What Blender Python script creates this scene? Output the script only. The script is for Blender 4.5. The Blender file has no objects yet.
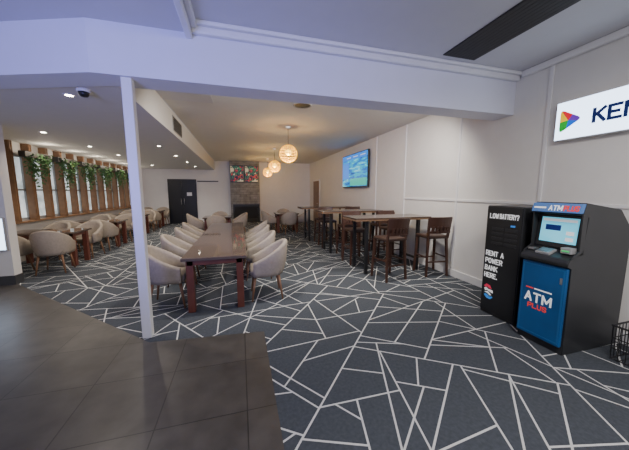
import bpy, bmesh, math, random
from mathutils import Matrix, Vector
random.seed(11)
C = bpy.context.scene.collection
PI = math.pi

# ---------------------------------------------------------------- materials
def mat(name, col, rough=.55, metal=0, var=.10, scale=6, emit=None, es=0, bump=0, bscale=120, spec=None):
    m = bpy.data.materials.new(name); m.use_nodes = True
    nt = m.node_tree; b = nt.nodes['Principled BSDF']
    tc = nt.nodes.new('ShaderNodeTexCoord'); n = nt.nodes.new('ShaderNodeTexNoise')
    n.inputs['Scale'].default_value = scale; n.inputs['Detail'].default_value = 3
    nt.links.new(tc.outputs['Object'], n.inputs['Vector'])
    mx = nt.nodes.new('ShaderNodeMix'); mx.data_type = 'RGBA'
    mx.inputs[6].default_value = (*[max(0, c*(1-var)) for c in col], 1)
    mx.inputs[7].default_value = (*[min(1, c*(1+var)) for c in col], 1)
    nt.links.new(n.outputs['Fac'], mx.inputs[0]); nt.links.new(mx.outputs[2], b.inputs['Base Color'])
    b.inputs['Roughness'].default_value = rough; b.inputs['Metallic'].default_value = metal
    if spec is not None: b.inputs['Specular IOR Level'].default_value = spec
    if emit:
        b.inputs['Emission Color'].default_value = (*emit, 1); b.inputs['Emission Strength'].default_value = es
    if bump:
        n2 = nt.nodes.new('ShaderNodeTexNoise'); n2.inputs['Scale'].default_value = bscale
        nt.links.new(tc.outputs['Object'], n2.inputs['Vector'])
        bp = nt.nodes.new('ShaderNodeBump'); bp.inputs['Strength'].default_value = bump; bp.inputs['Distance'].default_value = .01
        nt.links.new(n2.outputs['Fac'], bp.inputs['Height']); nt.links.new(bp.outputs['Normal'], b.inputs['Normal'])
    return m

def brickmat(name, c1, c2, cm, w, h, mortar, rough, plane='XY', off=0.0, spec=.5, bump=.3):
    m = bpy.data.materials.new(name); m.use_nodes = True
    nt = m.node_tree; b = nt.nodes['Principled BSDF']
    tc = nt.nodes.new('ShaderNodeTexCoord'); sp = nt.nodes.new('ShaderNodeSeparateXYZ'); cb = nt.nodes.new('ShaderNodeCombineXYZ')
    nt.links.new(tc.outputs['Object'], sp.inputs[0])
    nt.links.new(sp.outputs[plane[0]], cb.inputs[0]); nt.links.new(sp.outputs[plane[1]], cb.inputs[1])
    br = nt.nodes.new('ShaderNodeTexBrick'); br.offset = off
    br.inputs['Color1'].default_value = (*c1, 1); br.inputs['Color2'].default_value = (*c2, 1); br.inputs['Mortar'].default_value = (*cm, 1)
    br.inputs['Scale'].default_value = 1; br.inputs['Brick Width'].default_value = w; br.inputs['Row Height'].default_value = h
    br.inputs['Mortar Size'].default_value = mortar
    nt.links.new(cb.outputs[0], br.inputs['Vector'])
    n = nt.nodes.new('ShaderNodeTexNoise'); n.inputs['Scale'].default_value = 5; n.inputs['Detail'].default_value = 8
    nt.links.new(tc.outputs['Object'], n.inputs['Vector'])
    r = nt.nodes.new('ShaderNodeValToRGB'); r.color_ramp.elements[0].position = .3; r.color_ramp.elements[1].position = .7
    r.color_ramp.elements[0].color = (.5, .5, .5, 1)
    nt.links.new(n.outputs['Fac'], r.inputs[0])
    mx = nt.nodes.new('ShaderNodeMix'); mx.data_type = 'RGBA'; mx.blend_type = 'MULTIPLY'; mx.inputs[0].default_value = .8
    nt.links.new(br.outputs['Color'], mx.inputs[6]); nt.links.new(r.outputs[0], mx.inputs[7])
    nt.links.new(mx.outputs[2], b.inputs['Base Color'])
    b.inputs['Roughness'].default_value = rough; b.inputs['Specular IOR Level'].default_value = spec
    bp = nt.nodes.new('ShaderNodeBump'); bp.inputs['Strength'].default_value = bump; bp.inputs['Distance'].default_value = .004; bp.invert = True
    nt.links.new(br.outputs['Fac'], bp.inputs['Height']); nt.links.new(bp.outputs['Normal'], b.inputs['Normal'])
    return m

def screenmat(name, stops, scale, es, stretch=(1, 1, 1)):
    m = bpy.data.materials.new(name); m.use_nodes = True
    nt = m.node_tree; b = nt.nodes['Principled BSDF']
    tc = nt.nodes.new('ShaderNodeTexCoord'); mp = nt.nodes.new('ShaderNodeMapping'); mp.inputs['Scale'].default_value = stretch
    n = nt.nodes.new('ShaderNodeTexNoise'); n.inputs['Scale'].default_value = scale; n.inputs['Detail'].default_value = 2
    r = nt.nodes.new('ShaderNodeValToRGB'); cr = r.color_ramp; cr.interpolation = 'CONSTANT' if len(stops) > 3 else 'LINEAR'
    while len(cr.elements) < len(stops): cr.elements.new(.5)
    for e, (p, c) in zip(cr.elements, stops): e.position = p; e.color = (*c, 1)
    nt.links.new(tc.outputs['Object'], mp.inputs[0]); nt.links.new(mp.outputs[0], n.inputs['Vector']); nt.links.new(n.outputs['Fac'], r.inputs[0])
    nt.links.new(r.outputs[0], b.inputs['Base Color']); nt.links.new(r.outputs[0], b.inputs['Emission Color'])
    b.inputs['Emission Strength'].default_value = es; b.inputs['Roughness'].default_value = .35; b.inputs['Specular IOR Level'].default_value = .2
    return m

M = dict(
    wall=mat('wall_paint', (.72, .70, .68), .7, var=.04), ceil=mat('ceiling_paint', (.60, .59, .61), .8, var=.03), ceillow=mat('low_ceiling_paint', (.69, .67, .645), .8, var=.03), ceilmain=mat('cream_ceiling', (.67, .66, .64), .8, var=.03),
    beam=mat('beam_paint', (.72, .72, .79), .7, var=.03), trim=mat('white_gloss', (.75, .74, .75), .45, var=.03),
    skirt=mat('dark_skirting', (.05, .05, .055), .5),
    cell=mat('carpet_slate', (.076, .085, .100), .95, var=.35, scale=40, bump=.6, bscale=500, spec=.1),
    line=mat('carpet_line', (.74, .74, .73), .95, var=.15, scale=60, bump=.6, bscale=500, spec=.1),
    tile=brickmat('stone_tiles', (.078, .069, .063), (.088, .079, .072), (.030, .027, .025), .6, .6, .0045, .36),
    stone=brickmat('stacked_stone', (.25, .24, .235), (.34, .33, .325), (.14, .14, .14), .35, .12, .006, .8, 'XZ', .5),
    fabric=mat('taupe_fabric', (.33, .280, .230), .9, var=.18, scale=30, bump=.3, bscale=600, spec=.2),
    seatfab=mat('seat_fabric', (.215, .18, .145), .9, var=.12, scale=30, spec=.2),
    oak=mat('oak_leg', (.20, .10, .05), .5, var=.25, scale=20),
    tabtop=mat('dark_table_top', (.115, .082, .066), .05, var=.3, scale=5, spec=1.0),
    tableg=mat('red_brown_wood', (.12, .034, .02), .4, var=.3, scale=9),
    stool=mat('dark_brown_wood', (.060, .025, .016), .4, var=.3, scale=12),
    stoolpad=mat('brown_leather', (.048, .025, .018), .45),
    bartop=mat('bar_table_top', (.08, .052, .038), .15, var=.3, scale=6), baredge=mat('bar_table_edge', (.19, .11, .06), .45, var=.25, scale=14),
    blackmetal=mat('black_metal', (.02, .02, .022), .4, metal=.3), black=mat('black_plastic', (.018, .018, .02), .3),
    matte=mat('dark_grey_shell', (.026, .027, .030), .33), slot=mat('dark_slot', (.006, .006, .007), .7),
    grille=mat('grille_dark', (.03, .028, .027), .6), grey=mat('grey_plastic', (.30, .30, .31), .5), chrome=mat('brushed_steel', (.55, .55, .57), .3, metal=.9),
    timber=mat('timber_post', (.23, .122, .062), .5, var=.35, scale=10),
    leaf=mat('leaf_green', (.060, .145, .042), .6, var=.5, scale=9), planter=mat('planter_dark', (.05, .045, .04), .6),
    pane=screenmat('window_glow', [(.0, (.15, .17, .17)), (.45, (.41, .46, .47)), (.7, (.71, .77, .80))], 5, 1.1),
    door=mat('black_door', (.012, .013, .013), .35), browndoor=mat('brown_door', (.22, .14, .10), .5, var=.2),
    lamp=mat('rattan_glow', (.48, .28, .028), .6, var=.2, emit=(1, .52, .015), es=1.15), bulb=mat('bulb', (1, .8, .35), .4, emit=(1, .63, .08), es=4.5),
    down=mat('downlight_lens', (1, 1, 1), .4, emit=(1, .90, .72), es=40),
    tv=screenmat('tv_picture', [(0, (.0, .05, .25)), (.38, (.0, .14, .45)), (.50, (.0, .32, .55)), (.60, (.15, .55, .75)), (.66, (.0, .10, .40))], 3, 1.3, (1, .5, 3)),
    tvband=mat('tv_band', (.0, .12, .45), .35, emit=(.02, .22, .85), es=1.2), tvgreen=mat('tv_green', (.0, .25, .2), .35, emit=(.01, .45, .40), es=1.1),
    tvfar=screenmat('tv_far_picture', [(0, (.01, .012, .03)), (.40, (.42, .04, .03)), (.44, (.012, .014, .03)), (.51, (.04, .18, .08)), (.545, (.012, .012, .03)), (.60, (.36, .30, .20))], 5, .9),
    atmblue=mat('cash_blue', (.007, .078, .235), .3, var=.5, scale=2.6, emit=(.01, .08, .25), es=.06), atmrim=mat('cash_blue_rim', (.015, .12, .32), .35), atmscreen=screenmat('cash_screen', [(0, (.05, .34, .52)), (.5, (.12, .50, .66)), (1, (.36, .72, .84))], 3, 1.0),
    whiteglow=mat('white_glow', (.80, .85, .95), .4, var=.01, emit=(.60, .76, 1), es=4.2), topglow=mat('topper_glow', (.06, .13, .28), .4, emit=(.12, .28, .75), es=.3),
    ink=mat('navy_ink', (.003, .022, .19), .5), white=mat('white_print', (.85, .85, .85), .5, var=.02, emit=(1, 1, 1), es=.35),
    red=mat('red_print', (.75, .05, .035), .5, var=.03, emit=(1, .06, .04), es=.3),
    yellow=mat('yellow_print', (.9, .60, .0), .5, emit=(1, .58, .0), es=.7), green=mat('green_print', (.0, .45, .04), .5, emit=(.0, .6, .03), es=.4),
    blue=mat('blue_print', (.0, .14, .75), .5, emit=(.0, .15, .9), es=.6), pink=mat('pink_print', (.75, .04, .10), .5, emit=(.8, .04, .10), es=.25), purple=mat('purple_print', (.18, .04, .55), .5, emit=(.22, .04, .7), es=.35),
    lightblue=mat('light_blue_print', (.05, .25, .75), .5, emit=(.05, .3, .8), es=.3),
    redglow=mat('red_sign_print', (.85, .01, .03), .5, emit=(1, .0, .03), es=.5), cardgreen=mat('card_light', (.03, .4, .1), .4, emit=(.05, .8, .2), es=.5),
)

# ---------------------------------------------------------------- mesh helpers
def box(bm, x0, x1, y0, y1, z0, z1, bev=0, mtx=None, seg=2):
    r = bmesh.ops.create_cube(bm, size=1)
    vs = r['verts']
    for v in vs:
        v.co = Vector(((x0+x1)/2 + v.co.x*(x1-x0), (y0+y1)/2 + v.co.y*(y1-y0), (z0+z1)/2 + v.co.z*(z1-z0)))
    if mtx: bmesh.ops.transform(bm, matrix=mtx, verts=vs)
    if bev:
        es = list({e for v in vs for e in v.link_edges})
        bmesh.ops.bevel(bm, geom=es, offset=bev, segments=seg, affect='EDGES', profile=.5)
def tube(bm, pts, rad, seg=10, sq=False):
    pts = [Vector(p) for p in pts]
    if not isinstance(rad, (list, tuple)): rad = [rad]*len(pts)
    if sq: seg = 4
    rings = []
    for i, p in enumerate(pts):
        d = (pts[min(i+1, len(pts)-1)] - pts[max(i-1, 0)]).normalized()
        ref = Vector((0, 0, 1)) if abs(d.z) < .9 else Vector((0, 1, 0))
        a = d.cross(ref).normalized(); b = d.cross(a).normalized()
        o = PI/4 if sq else 0; rr = rad[i]*(math.sqrt(2) if sq else 1)
        rings.append([bm.verts.new(p + a*rr*math.cos(2*PI*k/seg+o) + b*rr*math.sin(2*PI*k/seg+o)) for k in range(seg)])
    for r0, r1 in zip(rings, rings[1:]):
        for k in range(seg): bm.faces.new((r0[k], r0[(k+1) % seg], r1[(k+1) % seg], r1[k]))
    bm.faces.new(rings[0][::-1]); bm.faces.new(rings[-1])
def lathe(bm, prof, c=(0, 0, 0), seg=24):
    rings = []
    for r, z in prof:
        rings.append([bm.verts.new((c[0]+max(r, .0005)*math.cos(2*PI*k/seg), c[1]+max(r, .0005)*math.sin(2*PI*k/seg), c[2]+z)) for k in range(seg)])
    for r0, r1 in zip(rings, rings[1:]):
        for k in range(seg): bm.faces.new((r0[k], r0[(k+1) % seg], r1[(k+1) % seg], r1[k]))
    bm.faces.new(rings[0][::-1]); bm.faces.new(rings[-1])
def prism_xz(bm, poly, y0, y1):
    a = [bm.verts.new((x, y0, z)) for x, z in poly]; b = [bm.verts.new((x, y1, z)) for x, z in poly]
    n = len(poly)
    bm.faces.new(a); bm.faces.new(b[::-1])
    for i in range(n): bm.faces.new((a[i], b[i], b[(i+1) % n], a[(i+1) % n]))
def prism_yz(bm, poly, x0, x1):
    a = [bm.verts.new((x0, y, z)) for y, z in poly]; b = [bm.verts.new((x1, y, z)) for y, z in poly]
    n = len(poly)
    bm.faces.new(a); bm.faces.new(b[::-1])
    for i in range(n): bm.faces.new((a[i], b[i], b[(i+1) % n], a[(i+1) % n]))
def prism_xy(bm, poly, z0, z1):
    a = [bm.verts.new((x, y, z0)) for x, y in poly]; b = [bm.verts.new((x, y, z1)) for x, y in poly]
    n = len(poly)
    bm.faces.new(a[::-1]); bm.faces.new(b)
    for i in range(n): bm.faces.new((a[i], a[(i+1) % n], b[(i+1) % n], b[i]))
def obj(name, bm, m, parent=None, smooth=False):
    bmesh.ops.recalc_face_normals(bm, faces=bm.faces[:])
    me = bpy.data.meshes.new(name); bm.to_mesh(me); bm.free()
    if smooth:
        for p in me.polygons: p.use_smooth = True
    me.materials.append(M[m] if isinstance(m, str) else m)
    o = bpy.data.objects.new(name, me); C.objects.link(o)
    if parent: o.parent = parent
    return o
def pbox(name, m, parent, *a, bev=0, mtx=None, smooth=False):
    bm = bmesh.new(); box(bm, *a, bev=bev, mtx=mtx); return obj(name, bm, m, parent, smooth)
def ptube(name, m, parent, pts, rad, seg=10, sq=False):
    bm = bmesh.new(); tube(bm, pts, rad, seg, sq); return obj(name, bm, m, parent, not sq)
def plathe(name, m, parent, prof, c=(0, 0, 0), seg=24, smooth=True):
    bm = bmesh.new(); lathe(bm, prof, c, seg); return obj(name, bm, m, parent, smooth)
def tag(o, label, cat, group=None):
    o['label'] = label; o['category'] = cat
    if group: o['group'] = group
    return o
def thing(name, label, cat, loc=(0, 0, 0), rz=0, group=None):
    o = bpy.data.objects.new(name, None); C.objects.link(o); o.empty_display_size = .1
    o.location = loc; o.rotation_euler = (0, 0, rz)
    return tag(o, label, cat, group)
def struct(name, bm, m, parent=None):
    o = obj(name, bm, m, parent); o['kind'] = 'structure'; return o
def sbox(name, m, *a, bev=0):
    bm = bmesh.new(); box(bm, *a, bev=bev); return struct(name, bm, m)
def dup(root, loc, rz, label):
    def cp(o, par):
        c = o.copy(); C.objects.link(c); c.parent = par
        for ch in list(o.children): cp(ch, c)
        return c
    r = cp(root, None); r.location = loc; r.rotation_euler = (0, 0, rz); r['label'] = label
    return r
def lamp(name, kind, loc, energy, col, parent=None, size=.1, rot=(0, 0, 0), spot=None, size_y=None, aim=None):
    l = bpy.data.lights.new(name, kind); l.energy = energy; l.color = col
    if kind == 'AREA':
        l.size = size
        if size_y: l.shape = 'RECTANGLE'; l.size_y = size_y
    else: l.shadow_soft_size = size
    if spot: l.spot_size = math.radians(spot); l.spot_blend = .8
    o = bpy.data.objects.new(name, l); C.objects.link(o); o.location = loc; o.rotation_euler = rot
    if aim: o.rotation_euler = (Vector(aim)-Vector(loc)).to_track_quat('-Z', 'Y').to_euler()
    if parent: o.parent = parent
    return o
GL = {
 'A': [[(0, 0), (.5, 1), (1, 0)], [(.22, .34), (.78, .34)]], 'T': [[(0, 1), (1, 1)], [(.5, 1), (.5, 0)]],
 'M': [[(0, 0), (0, 1), (.5, .25), (1, 1), (1, 0)]], 'P': [[(0, 0), (0, 1), (.7, 1), (1, .86), (1, .6), (.7, .45), (0, .45)]],
 'L': [[(0, 1), (0, 0), (1, 0)]], 'U': [[(0, 1), (0, .25), (.25, 0), (.75, 0), (1, .25), (1, 1)]],
 'S': [[(1, .82), (.75, 1), (.25, 1), (0, .8), (.15, .57), (.85, .43), (1, .2), (.75, 0), (.25, 0), (0, .18)]],
 'O': [[(.28, 0), (.72, 0), (1, .25), (1, .75), (.72, 1), (.28, 1), (0, .75), (0, .25), (.28, 0)]],
 'W': [[(0, 1), (.22, 0), (.5, .8), (.78, 0), (1, 1)]],
 'B': [[(0, 0), (0, 1), (.7, 1), (.95, .8), (.7, .53), (0, .53)], [(.7, .53), (1, .28), (.75, 0), (0, 0)]],
 'E': [[(1, 1), (0, 1), (0, 0), (1, 0)], [(0, .5), (.8, .5)]],
 'R': [[(0, 0), (0, 1), (.7, 1), (1, .86), (1, .62), (.7, .47), (0, .47)], [(.55, .47), (1, 0)]],
 'Y': [[(0, 1), (.5, .5), (1, 1)], [(.5, .5), (.5, 0)]], 'N': [[(0, 0), (0, 1), (1, 0), (1, 1)]],
 'K': [[(0, 0), (0, 1)], [(1, 1), (0, .45)], [(.3, .6), (1, 0)]], 'H': [[(0, 0), (0, 1)], [(1, 0), (1, 1)], [(0, .5), (1, .5)]],
 '?': [[(0, .78), (.2, 1), (.75, 1), (1, .8), (.85, .55), (.5, .42), (.5, .28)], [(.5, .1), (.5, 0)]], '.': [[(.4, .0), (.4, .08)]],
}
def sign_text(name, s, m, parent, loc, w, h, th=.16, tilt=0):     # stroke lettering facing -X, th = stroke / height
    unit = {'.': .35, ' ': .55, 'M': 1.25, 'W': 1.3}
    gap = .45; tot = sum(unit.get(c, 1) for c in s) + gap*(len(s)-1)
    cw = (w - th*h)/tot; hh = h - th*h; t2 = th*h/2
    bm = bmesh.new(); x = -w/2 + t2; k = 0
    for c in s:
        u = unit.get(c, 1)*cw
        for line in GL.get(c, []):
            pts = [Vector((x + p[0]*u, -hh/2 + p[1]*hh)) for p in line]
            for a, b in zip(pts, pts[1:]):
                d = (b-a).normalized(); nn = Vector((-d.y, d.x))*t2; e = d*t2*.9; k += 1
                q = [a-e-nn, b+e-nn, b+e+nn, a-e+nn]
                prism_yz(bm, [(-v.x, v.y) for v in q], 0, -.0015-.0001*(k % 7))
        x += u + gap*cw
    mt = Matrix.Translation(loc) @ Matrix.Rotation(tilt, 4, 'Y')
    bmesh.ops.transform(bm, matrix=mt, verts=bm.verts[:])
    return obj(name, bm, m, parent)

# ---------------------------------------------------------------- floor
def clip(poly, p, n):     # keep side where (q-p).n >= 0
    out = []
    for i in range(len(poly)):
        a, b = poly[i], poly[(i+1) % len(poly)]
        da = (a-p).dot(n); db = (b-p).dot(n)
        if da >= 0: out.append(a)
        if da*db < 0: out.append(a + (b-a)*(da/(da-db)))
    return out
def area(poly): return .5*sum(poly[i].x*poly[(i+1) % len(poly)].y - poly[(i+1) % len(poly)].x*poly[i].y for i in range(len(poly)))
rnd = random.Random(29)
cells = []
def split(poly, depth=0):
    A = area(poly)
    if A < rnd.uniform(.26, .60) or depth > 17: cells.append(poly); return
    c = sum(poly, Vector((0, 0)))/len(poly)
    best = max(((a-b) for a in poly for b in poly), key=lambda d: d.length)
    ang = math.atan2(best.y, best.x) + rnd.choice((-1, 1))*rnd.uniform(.3, 1.0)
    n = Vector((math.cos(ang), math.sin(ang)))
    p = c + Vector((rnd.uniform(-.16, .16), rnd.uniform(-.16, .16)))*math.sqrt(A)
    for s in (1, -1):
        q = clip(poly, p, n*s)
        if len(q) > 2 and area(q) > .002: split(q, depth+1)
split([Vector(p) for p in ((-6.2, -.9), (3.95, -.9), (3.95, 14.9), (-6.2, 14.9))])
# evenly spread straight lines that run on across several shapes, giving sharp triangles and shards
GRID = .70; seeds = [(i, j) for i in range(15) for j in range(23)]; rnd.shuffle(seeds)
for i, j in seeds:
    p = Vector((-6.2 + GRID*(i+rnd.uniform(.15, .85)), -.9 + GRID*(j+rnd.uniform(.15, .85)))); a = rnd.uniform(0, PI); d = Vector((math.cos(a), math.sin(a))); n = Vector((-d.y, d.x))
    L = rnd.uniform(.45, 1.0); new = []
    for poly in cells:
        c = sum(poly, Vector((0, 0)))/len(poly)
        if abs((c-p).dot(d)) < L and abs((c-p).dot(n)) < .8 and area(poly) > .05:
            q1, q2 = clip(poly, p, n), clip(poly, p, -n)
            if len(q1) > 2 and len(q2) > 2 and min(area(q1), area(q2)) > .012: new += [q1, q2]; continue
        new.append(poly)
    cells = new
big = [c for c in cells if area(c) > .20]; cells = [c for c in cells if area(c) <= .20]
for P in big:
    c = sum(P, Vector((0, 0)))/len(P); best = max(((a-b) for a in P for b in P), key=lambda d: d.length)
    ang = math.atan2(best.y, best.x) + rnd.choice((-1, 1))*rnd.uniform(.4, .9); n = Vector((math.cos(ang), math.sin(ang)))
    cells += [q for q in (clip(P, c, n), clip(P, c, -n)) if len(q) > 2]
bm = bmesh.new(); box(bm, -6.2, 3.95, -.9, 14.9, -.06, 0)
base_faces = len(bm.faces)
LW = .0072
for poly in cells:
    q = poly
    for i in range(len(poly)):
        e = poly[(i+1) % len(poly)] - poly[i]
        if e.length < 1e-5: continue
        n = Vector((-e.y, e.x)).normalized()
        q = clip(q, poly[i] + n*LW, n)
        if len(q) < 3: break
    if len(q) >= 3 and area(q) > .0003: bm.faces.new([bm.verts.new((v.x, v.y, .0012)) for v in q])
bm.normal_update()
me = bpy.data.meshes.new('floor'); bm.faces.ensure_lookup_table()
for i, f in enumerate(bm.faces):
    if i >= base_faces:
        f.material_index = 1
        if f.normal.z < 0: f.normal_flip()
bm.to_mesh(me); bm.free(); me.materials.append(M['line']); me.materials.append(M['cell'])
fl = bpy.data.objects.new('floor', me); C.objects.link(fl); fl['kind'] = 'structure'
bm = bmesh.new()
prism_xy(bm, [(.21, -.9), (.21, 2.88), (-.97, 2.98), (-3.70, 5.57), (-6.2, 5.57), (-6.2, -.9)], -.02, .004)
struct('floor.001', bm, 'tile')

# ---------------------------------------------------------------- shell
sbox('wall_right', 'wall', 3.8, 3.95, .2, 14.75, 0, 3.3)
sbox('wall_far', 'wall', -4.95, 3.8, 14.6, 14.75, 0, 3.3)
bm = bmesh.new(); box(bm, -4.95, -4.8, 5.75, 14.6, 0, .92); box(bm, -4.95, -4.8, 5.75, 14.6, 2.42, 2.75); box(bm, -4.95, -4.8, 5.75, 7.25, .92, 2.42)
struct('wall_left', bm, 'wall')
sbox('wall_near', 'wall', -6.2, -3.74, 5.58, 5.75, 0, 2.68)
bm = bmesh.new(); box(bm, -6.2, -3.725, 5.565, 5.58, 0, .16); box(bm, -3.74, -3.725, 5.58, 5.75, 0, .16)
struct('baseboard_near', bm, 'skirt')
sbox('ceiling', 'ceil', -.4, 3.95, -.9, 3.06, 3.2, 3.3)
sbox('ceiling.001', 'ceil', -6.2, -.4, -.9, 5.2, 3.12, 3.3)
sbox('ceiling.002', 'ceilmain', -1.2, 3.8, 3.3, 14.6, 3.13, 3.3)
bm = bmesh.new(); prism_xy(bm, [(-1.2, 3.25), (-1.2, 14.6), (-4.95, 14.6), (-4.95, 5.75), (-6.2, 5.75), (-6.2, 5.0), (-1.3, 3.25)], 2.68, 3.12)
struct('ceiling.003', bm, 'ceillow')
bm = bmesh.new(); prism_xy(bm, [(3.8, 3.04), (3.8, 3.36), (-1.25, 3.36), (-6.2, 5.12), (-6.2, 4.78), (-1.29, 3.04)], 2.66, 3.3)
struct('trim_1', bm, 'beam')     # the deep beam over the step in the flooring
bm = bmesh.new()                 # cornice round the raised ceiling
box(bm, -.46, -.40, -.9, 3.04, 3.06, 3.13, bev=.012); box(bm, -.40, -.35, -.9, 3.0, 3.14, 3.2, bev=.012)
box(bm, -.40, 3.8, 2.98, 3.04, 3.10, 3.2, bev=.015); box(bm, -.36, 3.8, 2.93, 2.98, 3.16, 3.2, bev=.01)
struct('trim_2', bm, 'trim')
bm = bmesh.new(); box(bm, 3.74, 3.8, .2, 2.93, 3.12, 3.2, bev=.015)
struct('trim_3', bm, 'trim')
bm = bmesh.new()
for y in (1.3, 2.58, 3.98, 5.6, 7.0): box(bm, 3.782, 3.8, y-.022, y+.022, .13, 3.13, bev=.003)
box(bm, 3.784, 3.8, .2, 5.6, 1.40, 1.44, bev=.003)
struct('trim_4', bm, 'trim')
bm = bmesh.new(); box(bm, 3.78, 3.8, .2, 12.55, 0, .13, bev=.004); struct('baseboard_right', bm, 'trim')
bm = bmesh.new(); box(bm, -2.05, -.5, 14.585, 14.6, 0, .12); box(bm, 1.05, 3.8, 14.585, 14.6, 0, .12); struct('baseboard_far', bm, 'trim')
sbox('trim_5', 'trim', -1.06, -.97, 3.07, 3.16, .004, 2.66, bev=.006)        # the white post under the beam

# far wall: black door, chimney breast
bm = bmesh.new(); box(bm, -3.4, -2.1, 14.55, 14.6, 0, 2.2)
d1 = struct('door_1', bm, 'door')
for x0, x1 in ((-3.36, -2.77), (-2.73, -2.14)):
    pbox('door_leaf', 'door', d1, x0, x1, 14.53, 14.55, .02, 2.14, bev=.006)
for x in (-2.82, -2.68): ptube('door_handle', 'chrome', d1, [(x, 14.5, .95), (x, 14.5, 1.25)], .012)
pbox('door_notice', 'trim', d1, -2.55, -2.32, 14.522, 14.53, 1.38, 1.55)
t = thing('wall_rail', 'thin dark rail on the far wall right of the black door', 'rail', (-1.55, 14.6, 2.08))
pbox('rail', 'black', t, -.5, .5, -.05, -.02, 0, .05, bev=.004)
for x in (-.4, .4): pbox('bracket', 'blackmetal', t, x-.03, x+.03, -.02, 0, .0, .05)
bm = bmesh.new(); box(bm, 3.77, 3.8, 12.6, 13.75, 0, 2.2)
d2 = struct('door_2', bm, 'trim')
pbox('door_leaf', 'browndoor', d2, 3.755, 3.77, 12.68, 13.67, .01, 2.12, bev=.004)
ptube('door_handle', 'chrome', d2, [(3.73, 12.78, 1.0), (3.73, 12.9, 1.0)], .012)
bm = bmesh.new(); box(bm, -.47, 1.0, 14.25, 14.6, 0, 3.13); struct('wall_chimney', bm, 'stone')
t = thing('fireplace', 'black framed fireplace low in the grey stone chimney on the far wall', 'fireplace', (.30, 14.235, .0012))
bm = bmesh.new(); box(bm, -.66, .66, -.06, 0, 0, .18); box(bm, -.66, .66, -.06, 0, .82, .94); box(bm, -.66, -.58, -.06, 0, .18, .82); box(bm, .58, .66, -.06, 0, .18, .82)
obj('surround', bm, 'blackmetal', t); pbox('firebox', 'slot', t, -.58, .58, -.03, -.01, .18, .82)
far_tv = ['small screen high on the stone chimney, left of the pair', 'small screen high on the stone chimney, right of the pair']
for k, x in enumerate((-.12, .60)):
    t = thing('television', far_tv[k], 'television', (x, 14.25, 2.06), 0, 'screens on the chimney')
    pbox('frame', 'black', t, -.34, .34, -.09, -.03, 0, .84, bev=.01); pbox('screen', 'tvfar', t, -.31, .31, -.095, -.088, .04, .80)
    pbox('bracket', 'blackmetal', t, -.1, .1, -.03, 0, .3, .55)

# window bays, timber posts, plants
cols = [7.3 + 1.1*i for i in range(7)] + [14.45]
mids = [(a+b)/2 for a, b in zip(cols, cols[1:])]
for i, y in enumerate(sorted(cols + mids)):
    bm = bmesh.new(); hw = .047
    box(bm, -4.8, -4.66, y-hw, y+hw, .92, 2.66, bev=.006)
    for k in (-.026, .026): box(bm, -4.66, -4.648, y+k-.011, y+k+.011, .92, 2.66)
    struct('trim_%d' % (10+i), bm, 'timber')
bm = bmesh.new(); box(bm, -4.8, -4.66, 7.2, 14.6, .88, .92, bev=.006); struct('trim_30', bm, 'timber')
for i, (a, b) in enumerate(zip(cols, cols[1:])):
    bm = bmesh.new(); box(bm, -4.86, -4.82, a, b, .92, .98); box(bm, -4.86, -4.82, a, b, 2.36, 2.42); ym = (a+b)/2
    box(bm, -4.86, -4.82, ym-.02, ym+.02, .98, 2.36); box(bm, -4.86, -4.82, a, b, 1.6, 1.64)
    w = struct('window_%d' % (i+1), bm, 'grey')
    pbox('window_pane', 'pane', w, -4.90, -4.87, a, b, .92, 2.42)
nth = ['first', 'second', 'third', 'fourth', 'fifth', 'sixth', 'seventh']
def leafmesh(seed):
    r = random.Random(seed); bm = bmesh.new()
    for s in range(34):
        y = r.uniform(-.36, .36); x = r.uniform(-.04, .09); L = r.uniform(.25, .9)*(1 - .5*abs(y)/.36); z = .06; n = int(L/.035)+2
        for k in range(n):
            p = Vector((x + r.uniform(-.04, .05), y + r.uniform(-.04, .04), z - L*k/n + r.uniform(-.02, .04)))
            a = Vector((r.uniform(-1, 1), r.uniform(-.8, .8), r.uniform(-1.2, .1))).normalized()*r.uniform(.05, .08)
            c = a.cross(Vector((r.uniform(-1, 1), r.uniform(-1, 1), r.uniform(-1, 1)))).normalized()*.022
            bm.faces.new([bm.verts.new(q) for q in (p, p+a*.45+c, p+a, p+a*.45-c)])
    return bm
for i, (a, b) in enumerate(list(zip(cols, cols[1:]))[:6]):
    ym = (a+b)/2
    t = thing('hanging_plant', '%s trailing green plant from the near end of the window row' % nth[i], 'plant', (-4.56, ym, 2.36), 0, 'trailing plants along the windows')
    pbox('planter', 'planter', t, -.065, .06, -.42, .42, -.02, .11, bev=.01)
    obj('foliage', leafmesh(i), 'leaf', t)
    lamp('window_row_fill', 'POINT', (-4.32, ym, 2.5), 5.5, (1, .88, .70), size=.04)  # added fill lamp without a fitting, warms the posts and low ceiling

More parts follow.
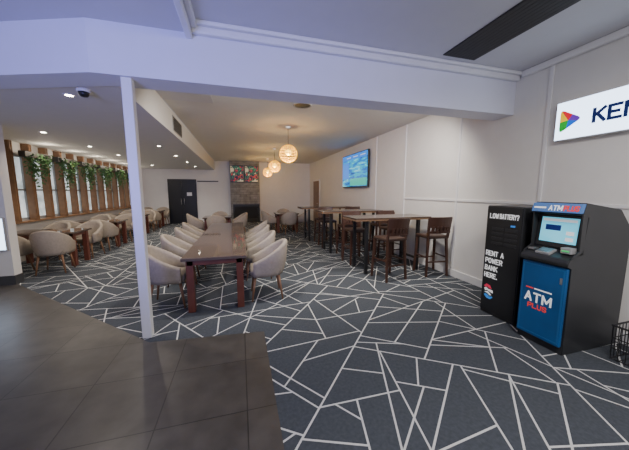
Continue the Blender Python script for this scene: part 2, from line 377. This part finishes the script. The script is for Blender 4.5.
# ---------------------------------------------------------------- tub chairs
def make_chair(label, group):
    t = thing('tub_chair', label, 'chair', (0, 0, 0), 0, group)
    path = [((.27, .20-.05*i), (1, 0)) for i in range(4)]
    path += [((.27*math.cos(a), .27*math.sin(a)), (math.cos(a), math.sin(a))) for a in [-PI*k/14 for k in range(15)]]
    path += [((-.27, .05*(i+1)), (-1, 0)) for i in range(4)]
    path = [((x*.97, y*.97), n) for (x, y), n in path]
    bm = bmesh.new(); rings = []
    for (x, y), (nx, ny) in path:
        k = min(1, max(0, (.194-y)/.456)); zt = .58 + .28*k**1.3; o = .05*k
        sec = [(-.01, .36), (.012, .42), (.02+o*.5, .55), (.018+o, zt-.03), (.005+o, zt-.004), (-.02+o, zt), (-.042+o, zt-.012), (-.05+o*.9, zt-.05), (-.045+o*.3, .5), (-.05, .36)]
        rings.append([bm.verts.new((x+nx*s, y+ny*s, z)) for s, z in sec])
    n = len(rings[0])
    for r0, r1 in zip(rings, rings[1:]):
        for j in range(n): bm.faces.new((r0[j], r1[j], r1[(j+1) % n], r0[(j+1) % n]))
    bm.faces.new(rings[0]); bm.faces.new(rings[-1][::-1])
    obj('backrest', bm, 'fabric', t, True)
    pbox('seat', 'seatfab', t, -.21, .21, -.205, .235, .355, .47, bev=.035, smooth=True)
    for sx in (-1, 1):
        for sy in (-1, 1):
            ptube('leg', 'oak', t, [(sx*.17, sy*.165, .37), (sx*.22, sy*.22, 0)], [.022, .012])
    return t
chair0 = [None]
def chair(x, y, rz, label, group):
    if chair0[0] is None:
        c = make_chair(label, group); c.location = (x, y, .0012); c.rotation_euler = (0, 0, rz); chair0[0] = c
    else:
        c = dup(chair0[0], (x, y, .0012), rz, label); c['group'] = group
    return c
# the long table: left chairs face +X (rz=-90), right chairs face -X (rz=+90)
ordn = ['nearest', 'second nearest', 'second furthest', 'furthest']
for i in range(4):
    y = 4.0 + .96*i
    chair(-.99 + random.uniform(-.04, .04), y, -PI/2 + random.uniform(-.22, .22), '%s beige tub chair along the left side of the long dining table' % ordn[i], 'tub chairs at the long table')
    chair(.31 + random.uniform(-.04, .04), y - .03, PI/2 + random.uniform(-.22, .22), '%s beige tub chair along the right side of the long dining table' % ordn[i], 'tub chairs at the long table')
def dining_table(loc, x, y, label, legs_n=2, group=None, top='tabtop'):
    t = thing('dining_table', label, 'table', (*loc, .0012), 0, group)
    pbox('table_top', top, t, -x/2, x/2, -y/2, y/2, .70, .74, bev=.006)
    bm = bmesh.new(); a, b = x/2-.06, y/2-.06
    box(bm, -a, a, -b, -b+.025, .63, .70); box(bm, -a, a, b-.025, b, .63, .70); box(bm, -a, -a+.025, -b, b, .63, .70); box(bm, a-.025, a, -b, b, .63, .70)
    obj('apron', bm, 'tableg', t)
    for sx in (-1, 1):
        for j in range(legs_n):
            yy = -b+.045 + (2*b-.09)*j/(legs_n-1)
            pbox('leg', 'tableg', t, sx*(x/2-.09)-.045, sx*(x/2-.09)+.045, yy-.045, yy+.045, 0, .70, bev=.005)
    return t
dining_table((-.345, 5.53), .80, 3.96, 'long dark wooden dining table with thick red-brown legs, lined by tub chairs', 2)

pos4 = ['near aisle side', 'near window side', 'far aisle side', 'far window side']
tn = ['first', 'second', 'third', 'fourth']
for i, y in enumerate((6.98, 9.1, 11.2, 13.35)):
    dining_table((-4.0, y), 1.25, .70, '%s dark dining table from the camera beside the window row' % tn[i], 2, 'tables beside the windows')
    for k, (dx, dy, rz) in enumerate(((.40, -.66, 0), (-.28, -.66, 0), (.40, .66, PI), (-.28, .66, PI))):
        chair(-4.0+dx+random.uniform(-.03, .03), y+dy, rz + random.uniform(-.15, .15), 'beige tub chair on the %s of the %s window table' % (pos4[k], tn[i]), 'tub chairs at the window tables')
for i, (x, y, nm) in enumerate(((1.75, 10.5, 'square table behind the high bar tables'), (-.75, 9.6, 'square table beyond the long table'))):
    dining_table((x, y), .9, .8, 'small dark ' + nm, 2)
    for k, (dx, dy, rz, w) in enumerate(((-.66, 0, -PI/2, 'left'), (0, -.64, 0, 'near'), (.66, 0, PI/2, 'right'), (0, .64, PI, 'far'))):
        chair(x+dx, y+dy, rz + random.uniform(-.2, .2), 'beige tub chair on the %s side of the %s' % (w, nm), 'tub chairs at the middle tables')

# ---------------------------------------------------------------- bar tables and stools
def make_stool(label, group):
    t = thing('bar_stool', label, 'stool', (0, 0, 0), 0, group)
    pbox('seat', 'stoolpad', t, -.21, .21, -.20, .21, .71, .77, bev=.018, smooth=True)
    def rail(lo, hi):
        bm = bmesh.new(); rings = []
        for k in range(9):
            a = -.8 + 1.6*k/8; x = .225*math.sin(a)/math.sin(.8); y = -.20 - .045*(math.cos(a)-math.cos(.8))/(1-math.cos(.8))
            s = .045*(lo-.77)/.35; s2 = .045*(hi-.77)/.35
            rings.append([bm.verts.new((x, y-.013-s, lo)), bm.verts.new((x, y-.013-s2, hi)), bm.verts.new((x, y+.013-s2, hi)), bm.verts.new((x, y+.013-s, lo))])
        for r0, r1 in zip(rings, rings[1:]):
            for j in range(4): bm.faces.new((r0[j], r1[j], r1[(j+1) % 4], r0[(j+1) % 4]))
        bm.faces.new(rings[0]); bm.faces.new(rings[-1][::-1])
        return bm
    obj('top_rail', rail(.925, 1.12), 'stool', t); obj('lower_rail', rail(.82, .86), 'stool', t)
    for x in (-.14, -.07, 0, .07, .14):
        yb = -.20 - .045*(1-(x/.225)**2)
        ptube('back_slat', 'stool', t, [(x, yb-.008, .84), (x, yb-.026, .95)], .021, sq=True)
    for sx in (-1, 1):
        ptube('back_post', 'stool', t, [(sx*.195, -.185, .72), (sx*.215, -.235, 1.10)], .018, sq=True)
        for sy in (-1, 1):
            ptube('leg', 'stool', t, [(sx*.185, sy*.175, .72), (sx*.215, sy*.215, 0)], [.020, .016], sq=True)
    for sy in (-1, 1): ptube('stretcher', 'stool', t, [(-.20, sy*.202, .28), (.20, sy*.202, .28)], .011, sq=True)
    for sx in (-1, 1): ptube('stretcher', 'stool', t, [(sx*.197, -.20, .36), (sx*.197, .20, .36)], .011, sq=True)
    return t
stool0 = None
bt = ['nearest', 'middle', 'furthest']
for i, (y, x0, x1) in enumerate(((4.78, 2.03, 3.66), (6.62, 1.95, 3.65), (8.42, 1.85, 3.6))):
    xm = (x0+x1)/2; hw = (x1-x0)/2
    t = thing('bar_table', '%s high bar table along the right wall, dark top on slim black legs' % bt[i], 'table', (xm, y, .0012), 0, 'high bar tables')
    pbox('table_top', 'bartop', t, -hw, hw, -.34, .34, 1.06, 1.085, bev=.004)
    pbox('top_edge', 'baredge', t, -hw+.004, hw-.004, -.336, .336, 1.03, 1.06)
    for sx in (-1, 1):
        for sy in (-1, 1):
            pbox('leg', 'blackmetal', t, sx*(hw-.25)-.028, sx*(hw-.25)+.028, sy*.27-.028, sy*.27+.028, 0, 1.03)
        pbox('foot_rail', 'blackmetal', t, sx*(hw-.25)-.02, sx*(hw-.25)+.02, -.24, .24, .22, .26)
    spots = [(-.26, -.58, 0, 'near left'), (.66, -.56, 0, 'near right'), (-.40, .58, PI, 'far left'), (.50, .58, PI, 'far right')]
    if i == 2: spots = [spots[0], spots[1]]
    for dx, dy, rz, w in spots:
        lab = 'dark brown wooden bar stool at the %s of the %s high bar table' % (w, bt[i])
        if stool0 is None:
            stool0 = make_stool(lab, 'bar stools'); stool0.location = (xm+dx, y+dy, .0012); stool0.rotation_euler = (0, 0, .15)
        else: dup(stool0, (xm+dx, y+dy, .0012), rz + random.uniform(-.12, .12), lab)

# ---------------------------------------------------------------- wall television
t = thing('television', 'large wall television with a bright blue picture above the bar tables', 'television', (3.8, 8.3, 1.72))
pbox('frame', 'black', t, -.12, -.06, -1.0, 1.0, 0, 1.12, bev=.01)
sc = pbox('screen', 'tv', t, -.126, -.118, -.97, .97, .04, 1.09)
pbox('picture_band', 'tvband', sc, -.129, -.126, -.97, .97, .93, 1.09); pbox('picture_band', 'tvband', sc, -.129, -.126, .40, .97, .30, .86)
pbox('picture_band', 'tvgreen', sc, -.129, -.126, -.97, .30, .06, .30)
for k in range(3): pbox('picture_line', 'white', sc, -.131, -.128, -.85+.55*k, -.50+.55*k, .99, 1.02)
pbox('bracket', 'blackmetal', t, -.06, 0, -.3, .3, .35, .8)

# ---------------------------------------------------------------- ceiling fittings
pend = ['woven globe pendant lamp nearest the camera, largest of the three', 'woven globe pendant lamp between the other two', 'smallest and furthest woven globe pendant lamp']
p0 = None
for i, (x, y) in enumerate(((1.17, 6.57), (1.25, 9.9), (1.3, 12.9))):
    if p0 is None:
        p0 = thing('pendant_lamp', pend[i], 'lamp', (x, y, 3.13), 0, 'globe pendants')
        plathe('ceiling_rose', 'white', p0, [(.05, -.025), (.055, 0)]); ptube('cord', 'black', p0, [(0, 0, -.025), (0, 0, -.43)], .005, 6)
        bm = bmesh.new(); bmesh.ops.create_uvsphere(bm, u_segments=18, v_segments=10, radius=.215)
        bmesh.ops.wireframe(bm, faces=bm.faces[:], thickness=.015, use_replace=True, use_even_offset=True)
        for v in bm.verts: v.co.z -= .64
        obj('lamp_shade', bm, 'lamp', p0)
        bm = bmesh.new(); bmesh.ops.create_uvsphere(bm, u_segments=14, v_segments=10, radius=.075)
        for v in bm.verts: v.co.z -= .60
        obj('bulb', bm, 'bulb', p0, True)
    else: dup(p0, (x, y, 3.13), 0, pend[i])
    lamp('pendant_light', 'POINT', (x, y, 2.49-.15), (42, 44, 46)[i], (1, .65, .25), size=.06)
d0 = None
rows = [(-1.86, yy, 'aisle') for yy in (3.86, 5.6, 7.4, 9.2, 11.0, 12.8)] + [(-3.5, yy, 'window') for yy in (6.3, 7.9, 9.5, 11.1, 12.7)]
cnt = {'aisle': 0, 'window': 0}
for x, y, rw in rows:
    lab = '%s recessed downlight from the camera in the row on the %s side' % (nth[cnt[rw]], rw); cnt[rw] += 1
    if d0 is None:
        d0 = thing('downlight', lab, 'light', (x, y, 2.68), 0, 'recessed downlights')
        bm = bmesh.new(); lathe(bm, [(.038, 0), (.038, -.006), (.057, -.008), (.062, 0)]); obj('ring', bm, 'trim', d0, False)
        plathe('lens', 'down', d0, [(.038, -.004), (.038, -.0065)], smooth=False)
    else: dup(d0, (x, y, 2.68), 0, lab)
    lamp('downlight_beam', 'SPOT', (x, y, 2.64), 70, (1, .89, .74), size=.04, spot=128)
t = thing('security_camera', 'small dark dome security camera on the low ceiling by the post', 'camera', (-1.6, 3.60, 2.68))
plathe('base', 'trim', t, [(.06, .002), (.065, -.03), (.05, -.035)]); plathe('dome', 'black', t, [(.05, -.035), (.047, -.06), (.032, -.08), (.0, -.088)])
t = thing('ceiling_speaker', 'round grey grille set in the main ceiling in front of the pendants', 'speaker', (1.14, 4.9, 3.13))
plathe('rim', 'grey', t, [(.16, 0), (.17, -.012), (.145, -.014), (.14, 0)]); plathe('grille', 'grille', t, [(.14, -.003), (.14, -.01)], smooth=False)
t = thing('ceiling_vent', 'long dark slot vent in the raised front ceiling above the right wall', 'vent', (2.62, 1.97, 3.2))
bm = bmesh.new(); box(bm, -.23, .23, -.88, .88, -.012, 0); obj('frame', bm, 'grille', t)
bm = bmesh.new()
for k in range(9): box(bm, -.2 + .05*k-.022, -.2+.05*k+.022, -.86, .86, -.015, -.012)
obj('slats', bm, 'grille', t)
t = thing('air_vent', 'grey louvred air vent on the side of the ceiling step', 'vent', (-1.2, 6.2, 2.75))
bm = bmesh.new(); box(bm, 0, .012, -.4, .4, 0, .28); obj('frame', bm, 'grey', t)
bm = bmesh.new()
for k in range(7): box(bm, .012, .02, -.37, .37, .022+.035*k, .040+.035*k)
obj('slats', bm, 'grille', t)

# ---------------------------------------------------------------- lit sign on the right wall
t = thing('wall_sign', 'white illuminated wall sign with a faceted rainbow mark above the cash machine', 'sign', (3.8, 1.94, 2.18))
pbox('frame', 'trim', t, -.09, 0, -.49, .49, 0, .44, bev=.006); pbox('face', 'whiteglow', t, -.096, -.089, -.482, .482, .008, .432)
sign_text('lettering', 'KENO', 'ink', t, (-.0965, -.11, .21), .49, .16, th=.20)
# rounded arrow mark cut into five coloured facets
tri = [Vector((0, 1)), Vector((0, 0)), Vector((.92, .5))]; cen = Vector((.36, .5)); outl = []
for k in range(3):
    p, a, b = tri[k], tri[k-1], tri[(k+1) % 3]
    q0 = p + (a-p).normalized()*.2; q1 = p + (b-p).normalized()*.2
    for s in range(7):
        f = s/6; outl.append(q0*(1-f)**2 + p*2*f*(1-f) + q1*f*f)
def ray(ang):
    d = Vector((math.cos(ang), math.sin(ang))); best = 0
    for a, b in zip(outl, outl[1:]+outl[:1]):
        e = b-a; den = d.x*e.y - d.y*e.x
        if abs(den) < 1e-9: continue
        w_ = a-cen; s = (w_.x*e.y - w_.y*e.x)/den; u = (w_.x*d.y - w_.y*d.x)/den
        if s > 0 and -1e-6 <= u <= 1+1e-6: best = max(best, s)
    return cen + d*best
for mm, a0, a1 in (('blue', -100, -12), ('purple', -12, 52), ('redglow', 52, 126), ('yellow', 126, 186), ('green', 186, 260)):
    pts_ = [cen.copy()] + [ray(math.radians(a0 + (a1-a0)*s/16)) for s in range(17)]
    bm = bmesh.new(); prism_yz(bm, [(.44-.235*p.x, .08+.275*p.y) for p in pts_], -.095, -.0985); obj('rainbow_facet', bm, mm, t)

# ---------------------------------------------------------------- cash machine
t = thing('cash_machine', 'black cash machine with a blue front panel and lit screen', 'cash machine', (2.9, 1.865, .0012))
W = .215
bm = bmesh.new(); prism_xz(bm, [(.03, 0), (.82, 0), (.82, 1.20), (.62, 1.40), (.12, 1.47), (.085, 1.36), (.18, 1.34), (.15, 1.00), (-.01, .945), (-.035, .91), (-.03, .875), (.03, .865)], -W, W)
bmesh.ops.bevel(bm, geom=bm.edges[:], offset=.006, segments=2, affect='EDGES'); obj('body', bm, 'matte', t)
for s in (-1, 1):                # moulded cheeks either side of the recessed screen
    bm = bmesh.new(); prism_xz(bm, [(.16, 1.345), (.095, 1.36), (.10, 1.02), (.0, .955), (.15, .99)], s*W-.012*(s > 0), s*W+.012*(s < 0))
    obj('cheek', bm, 'matte', t)
bm = bmesh.new(); prism_xz(bm, [(.055, 1.372), (.20, 1.365), (.20, 1.452), (.105, 1.46), (.08, 1.458)], -W+.004, W-.004)
bmesh.ops.bevel(bm, geom=bm.edges[:], offset=.004, segments=2, affect='EDGES'); tp = obj('topper', bm, 'topglow', t)
sign_text('lettering', 'ATM', 'white', tp, (.0655, -.005, 1.414), .12, .054, th=.17, tilt=.285); sign_text('lettering', 'PLUS', 'red', tp, (.0655, -.135, 1.414), .125, .054, th=.18, tilt=.285)
pbox('topper_mark', 'white', tp, -.003, .003, -.055, .055, -.008, .008, mtx=Matrix.Translation((.0655, .135, 1.414)) @ Matrix.Rotation(.285, 4, 'Y'))
lp = pbox('lower_panel', 'atmblue', t, -.008, .03, -W+.012, W-.012, .08, .858, bev=.01)
bm = bmesh.new(); a_, b_ = W-.026, .012
box(bm, -.0105, -.007, -a_, a_, .826, .838); box(bm, -.0105, -.007, -a_, a_, .105, .117); box(bm, -.0105, -.007, -a_, -a_+b_, .117, .826); box(bm, -.0105, -.007, a_-b_, a_, .117, .826)
obj('panel_rim', bm, 'atmrim', lp)
sign_text('lettering', 'ATM', 'white', lp, (-.009, .02, .49), .255, .10, th=.17); sign_text('lettering', 'PLUS', 'red', lp, (-.009, .02, .398), .18, .053, th=.18)
pbox('panel_mark', 'red', lp, -.011, -.006, .07, .14, .575, .587); pbox('panel_mark', 'white', lp, -.011, -.006, -.10, .06, .575, .587)
pbox('lock_plate', 'chrome', lp, -.012, -.007, -.175, -.155, .70, .76)
sl = Matrix.Translation((.160, 0, 1.175)) @ Matrix.Rotation(math.radians(5.5), 4, 'Y')
pbox('screen_bezel', 'black', t, -.014, .01, -.20, .20, -.16, .17, bev=.006, mtx=sl)
sc = pbox('screen', 'atmscreen', t, -.018, -.012, -.16, .16, -.11, .14, mtx=sl)
pbox('screen_header', 'white', sc, -.020, -.017, -.145, .145, .10, .125, mtx=sl)
pbox('screen_window', 'ink', sc, -.020, -.017, -.02, .115, .01, .065, mtx=sl)
for k in range(2): pbox('screen_button', 'white', sc, -.020, -.017, -.135, -.07, -.085+.06*k, -.05+.06*k, mtx=sl)
pad = Matrix.Translation((.062, 0, .974)) @ Matrix.Rotation(math.radians(-19), 4, 'Y')
kp = pbox('keypad', 'grey', t, -.06, .05, -.03, .10, -.008, .016, bev=.003, mtx=pad)
bm = bmesh.new()
for r in range(4):
    for c in range(4): box(bm, -.048+.024*r, -.030+.024*r, -.02+.029*c, .002+.029*c, .015, .022, mtx=pad)
obj('keys', bm, 'chrome', kp)
cr = pbox('card_reader', 'grey', t, .05, .15, -.18, -.09, .985, 1.04, bev=.006)
pbox('card_slot', 'cardgreen', cr, .046, .052, -.165, -.105, 1.005, 1.018)
pbox('receipt_slot', 'chrome', t, .03, .10, .13, .19, .972, .996, bev=.004)
pbox('cash_tray', 'slot', t, -.040, -.02, -.13, .13, .882, .905, bev=.004)

# ---------------------------------------------------------------- phone charger rental kiosk
t = thing('charging_kiosk', 'slim black power bank rental kiosk with white lettering, left of the cash machine', 'kiosk', (3.05, 2.44, .0012))
pbox('body', 'matte', t, 0, .62, -.23, .23, .0, 1.40, bev=.012)
fp = pbox('front_panel', 'black', t, -.012, .004, -.22, .22, .04, 1.39, bev=.006)
sign_text('lettering', 'LOW', 'white', fp, (-.0125, .12, 1.275), .12, .062, th=.17); sign_text('lettering', 'BATTERY?', 'white', fp, (-.0125, -.07, 1.275), .235, .062, th=.15)
bm = bmesh.new()
for r in range(4):
    for c in range(2): box(bm, -.018, -.012, -.185+.17*c, -.035+.17*c, .92+.06*r, .955+.06*r, bev=.003)
obj('charger_slots', bm, 'matte', t)
pbox('charger_light', 'lightblue', t, -.020, -.012, -.15, -.10, 1.16, 1.18)
for k, (s, w) in enumerate((('RENT A', .24), ('POWER', .23), ('BANK', .175), ('HERE.', .185))):
    sign_text('lettering', s, 'white', fp, (-.0125, .195-w/2, .80-.095*k), w, .066, th=.17)
for mm, poly in (('pink', [(.185, .36), (.15, .395), (.10, .385), (.075, .345), (.11, .345), (.135, .36), (.16, .345)]),
                 ('white', [(.18, .33), (.155, .345), (.12, .33), (.06, .33), (.055, .295), (.105, .305), (.14, .315), (.16, .30)]),
                 ('white', [(.175, .28), (.13, .30), (.10, .285), (.075, .265), (.095, .255), (.13, .275)]),
                 ('lightblue', [(.165, .262), (.13, .255), (.10, .238), (.06, .25), (.055, .235), (.09, .205), (.14, .21), (.175, .24)])):
    bm = bmesh.new(); prism_yz(bm, poly, -.011, -.0145); obj('logo_piece', bm, mm, fp)

# ---------------------------------------------------------------- wire basket, left notice
t = thing('wire_basket', 'black wire basket on the carpet beside the cash machine', 'basket', (3.5, 1.34, .0012))
def ring(bm, a, b, z, r): tube(bm, [(-a, -b, z), (a, -b, z), (a, b, z), (-a, b, z), (-a, -b, z)], r, 6)
bm = bmesh.new(); ring(bm, .2, .16, .34, .009); obj('rim', bm, 'blackmetal', t)
bm = bmesh.new()
for z in (.02, .12, .22): ring(bm, .19, .15, z, .005)
for k in range(9):
    x = -.19 + .38*k/8
    for s in (-1, 1): tube(bm, [(x, s*.15, .01), (x, s*.16, .34)], .004, 5)
for k in range(7):
    y = -.15+.3*k/6
    for s in (-1, 1): tube(bm, [(s*.19, y, .01), (s*.2, y, .34)], .004, 5)
    tube(bm, [(-.19, y, .012), (.19, y, .012)], .004, 5)
obj('wires', bm, 'blackmetal', t)
t = thing('notice_panel', 'white lit notice panel on the short wall at the left edge', 'sign', (-3.96, 5.58, .6))
pbox('frame', 'grey', t, -.22, .2, -.04, 0, 0, .55, bev=.006); pbox('face', 'whiteglow', t, -.205, .185, -.046, -.039, .015, .535)

# ---------------------------------------------------------------- light
w = bpy.data.worlds.new('world'); bpy.context.scene.world = w; w.use_nodes = True
w.node_tree.nodes['Background'].inputs[0].default_value = (.84, .85, 1, 1); w.node_tree.nodes['Background'].inputs[1].default_value = .46
R = math.radians
lamp('front_ceiling_fill', 'AREA', (1.6, -.6, 3.05), 88, (1, .96, .92), size=1.6, rot=(R(25), 0, 0))  # added fill overhead behind the camera, not a ceiling fitting
lamp('front_right_fill', 'SPOT', (1.6, .3, 3.1), 190, (1, .95, .88), size=.15, spot=130, rot=(R(20), R(-15), 0))  # unseen fill spot, added to brighten the front right
lamp('bar_blue_light', 'SPOT', (-1.7, -.3, 1.7), 500, (.26, .28, 1), size=.5, spot=98, aim=(-.9, 3.0, 3.0))
for x in (-.1, 1.3, 2.8): lamp('main_room_fill', 'SPOT', (x, 3.75, 3.08), 205, (1, .94, .85), size=.1, spot=150, rot=(R(41), 0, 0))  # added fill spots hidden behind the beam, no fittings there

cam = bpy.data.cameras.new('camera'); co = bpy.data.objects.new('camera', cam); C.objects.link(co)
cam.sensor_width = 36; cam.lens = 265/629*36; cam.clip_start = .02
co.location = (0, 0, 1.57); co.rotation_euler = (R(90-7.1), 0, R(-15.6))
bpy.context.scene.camera = co
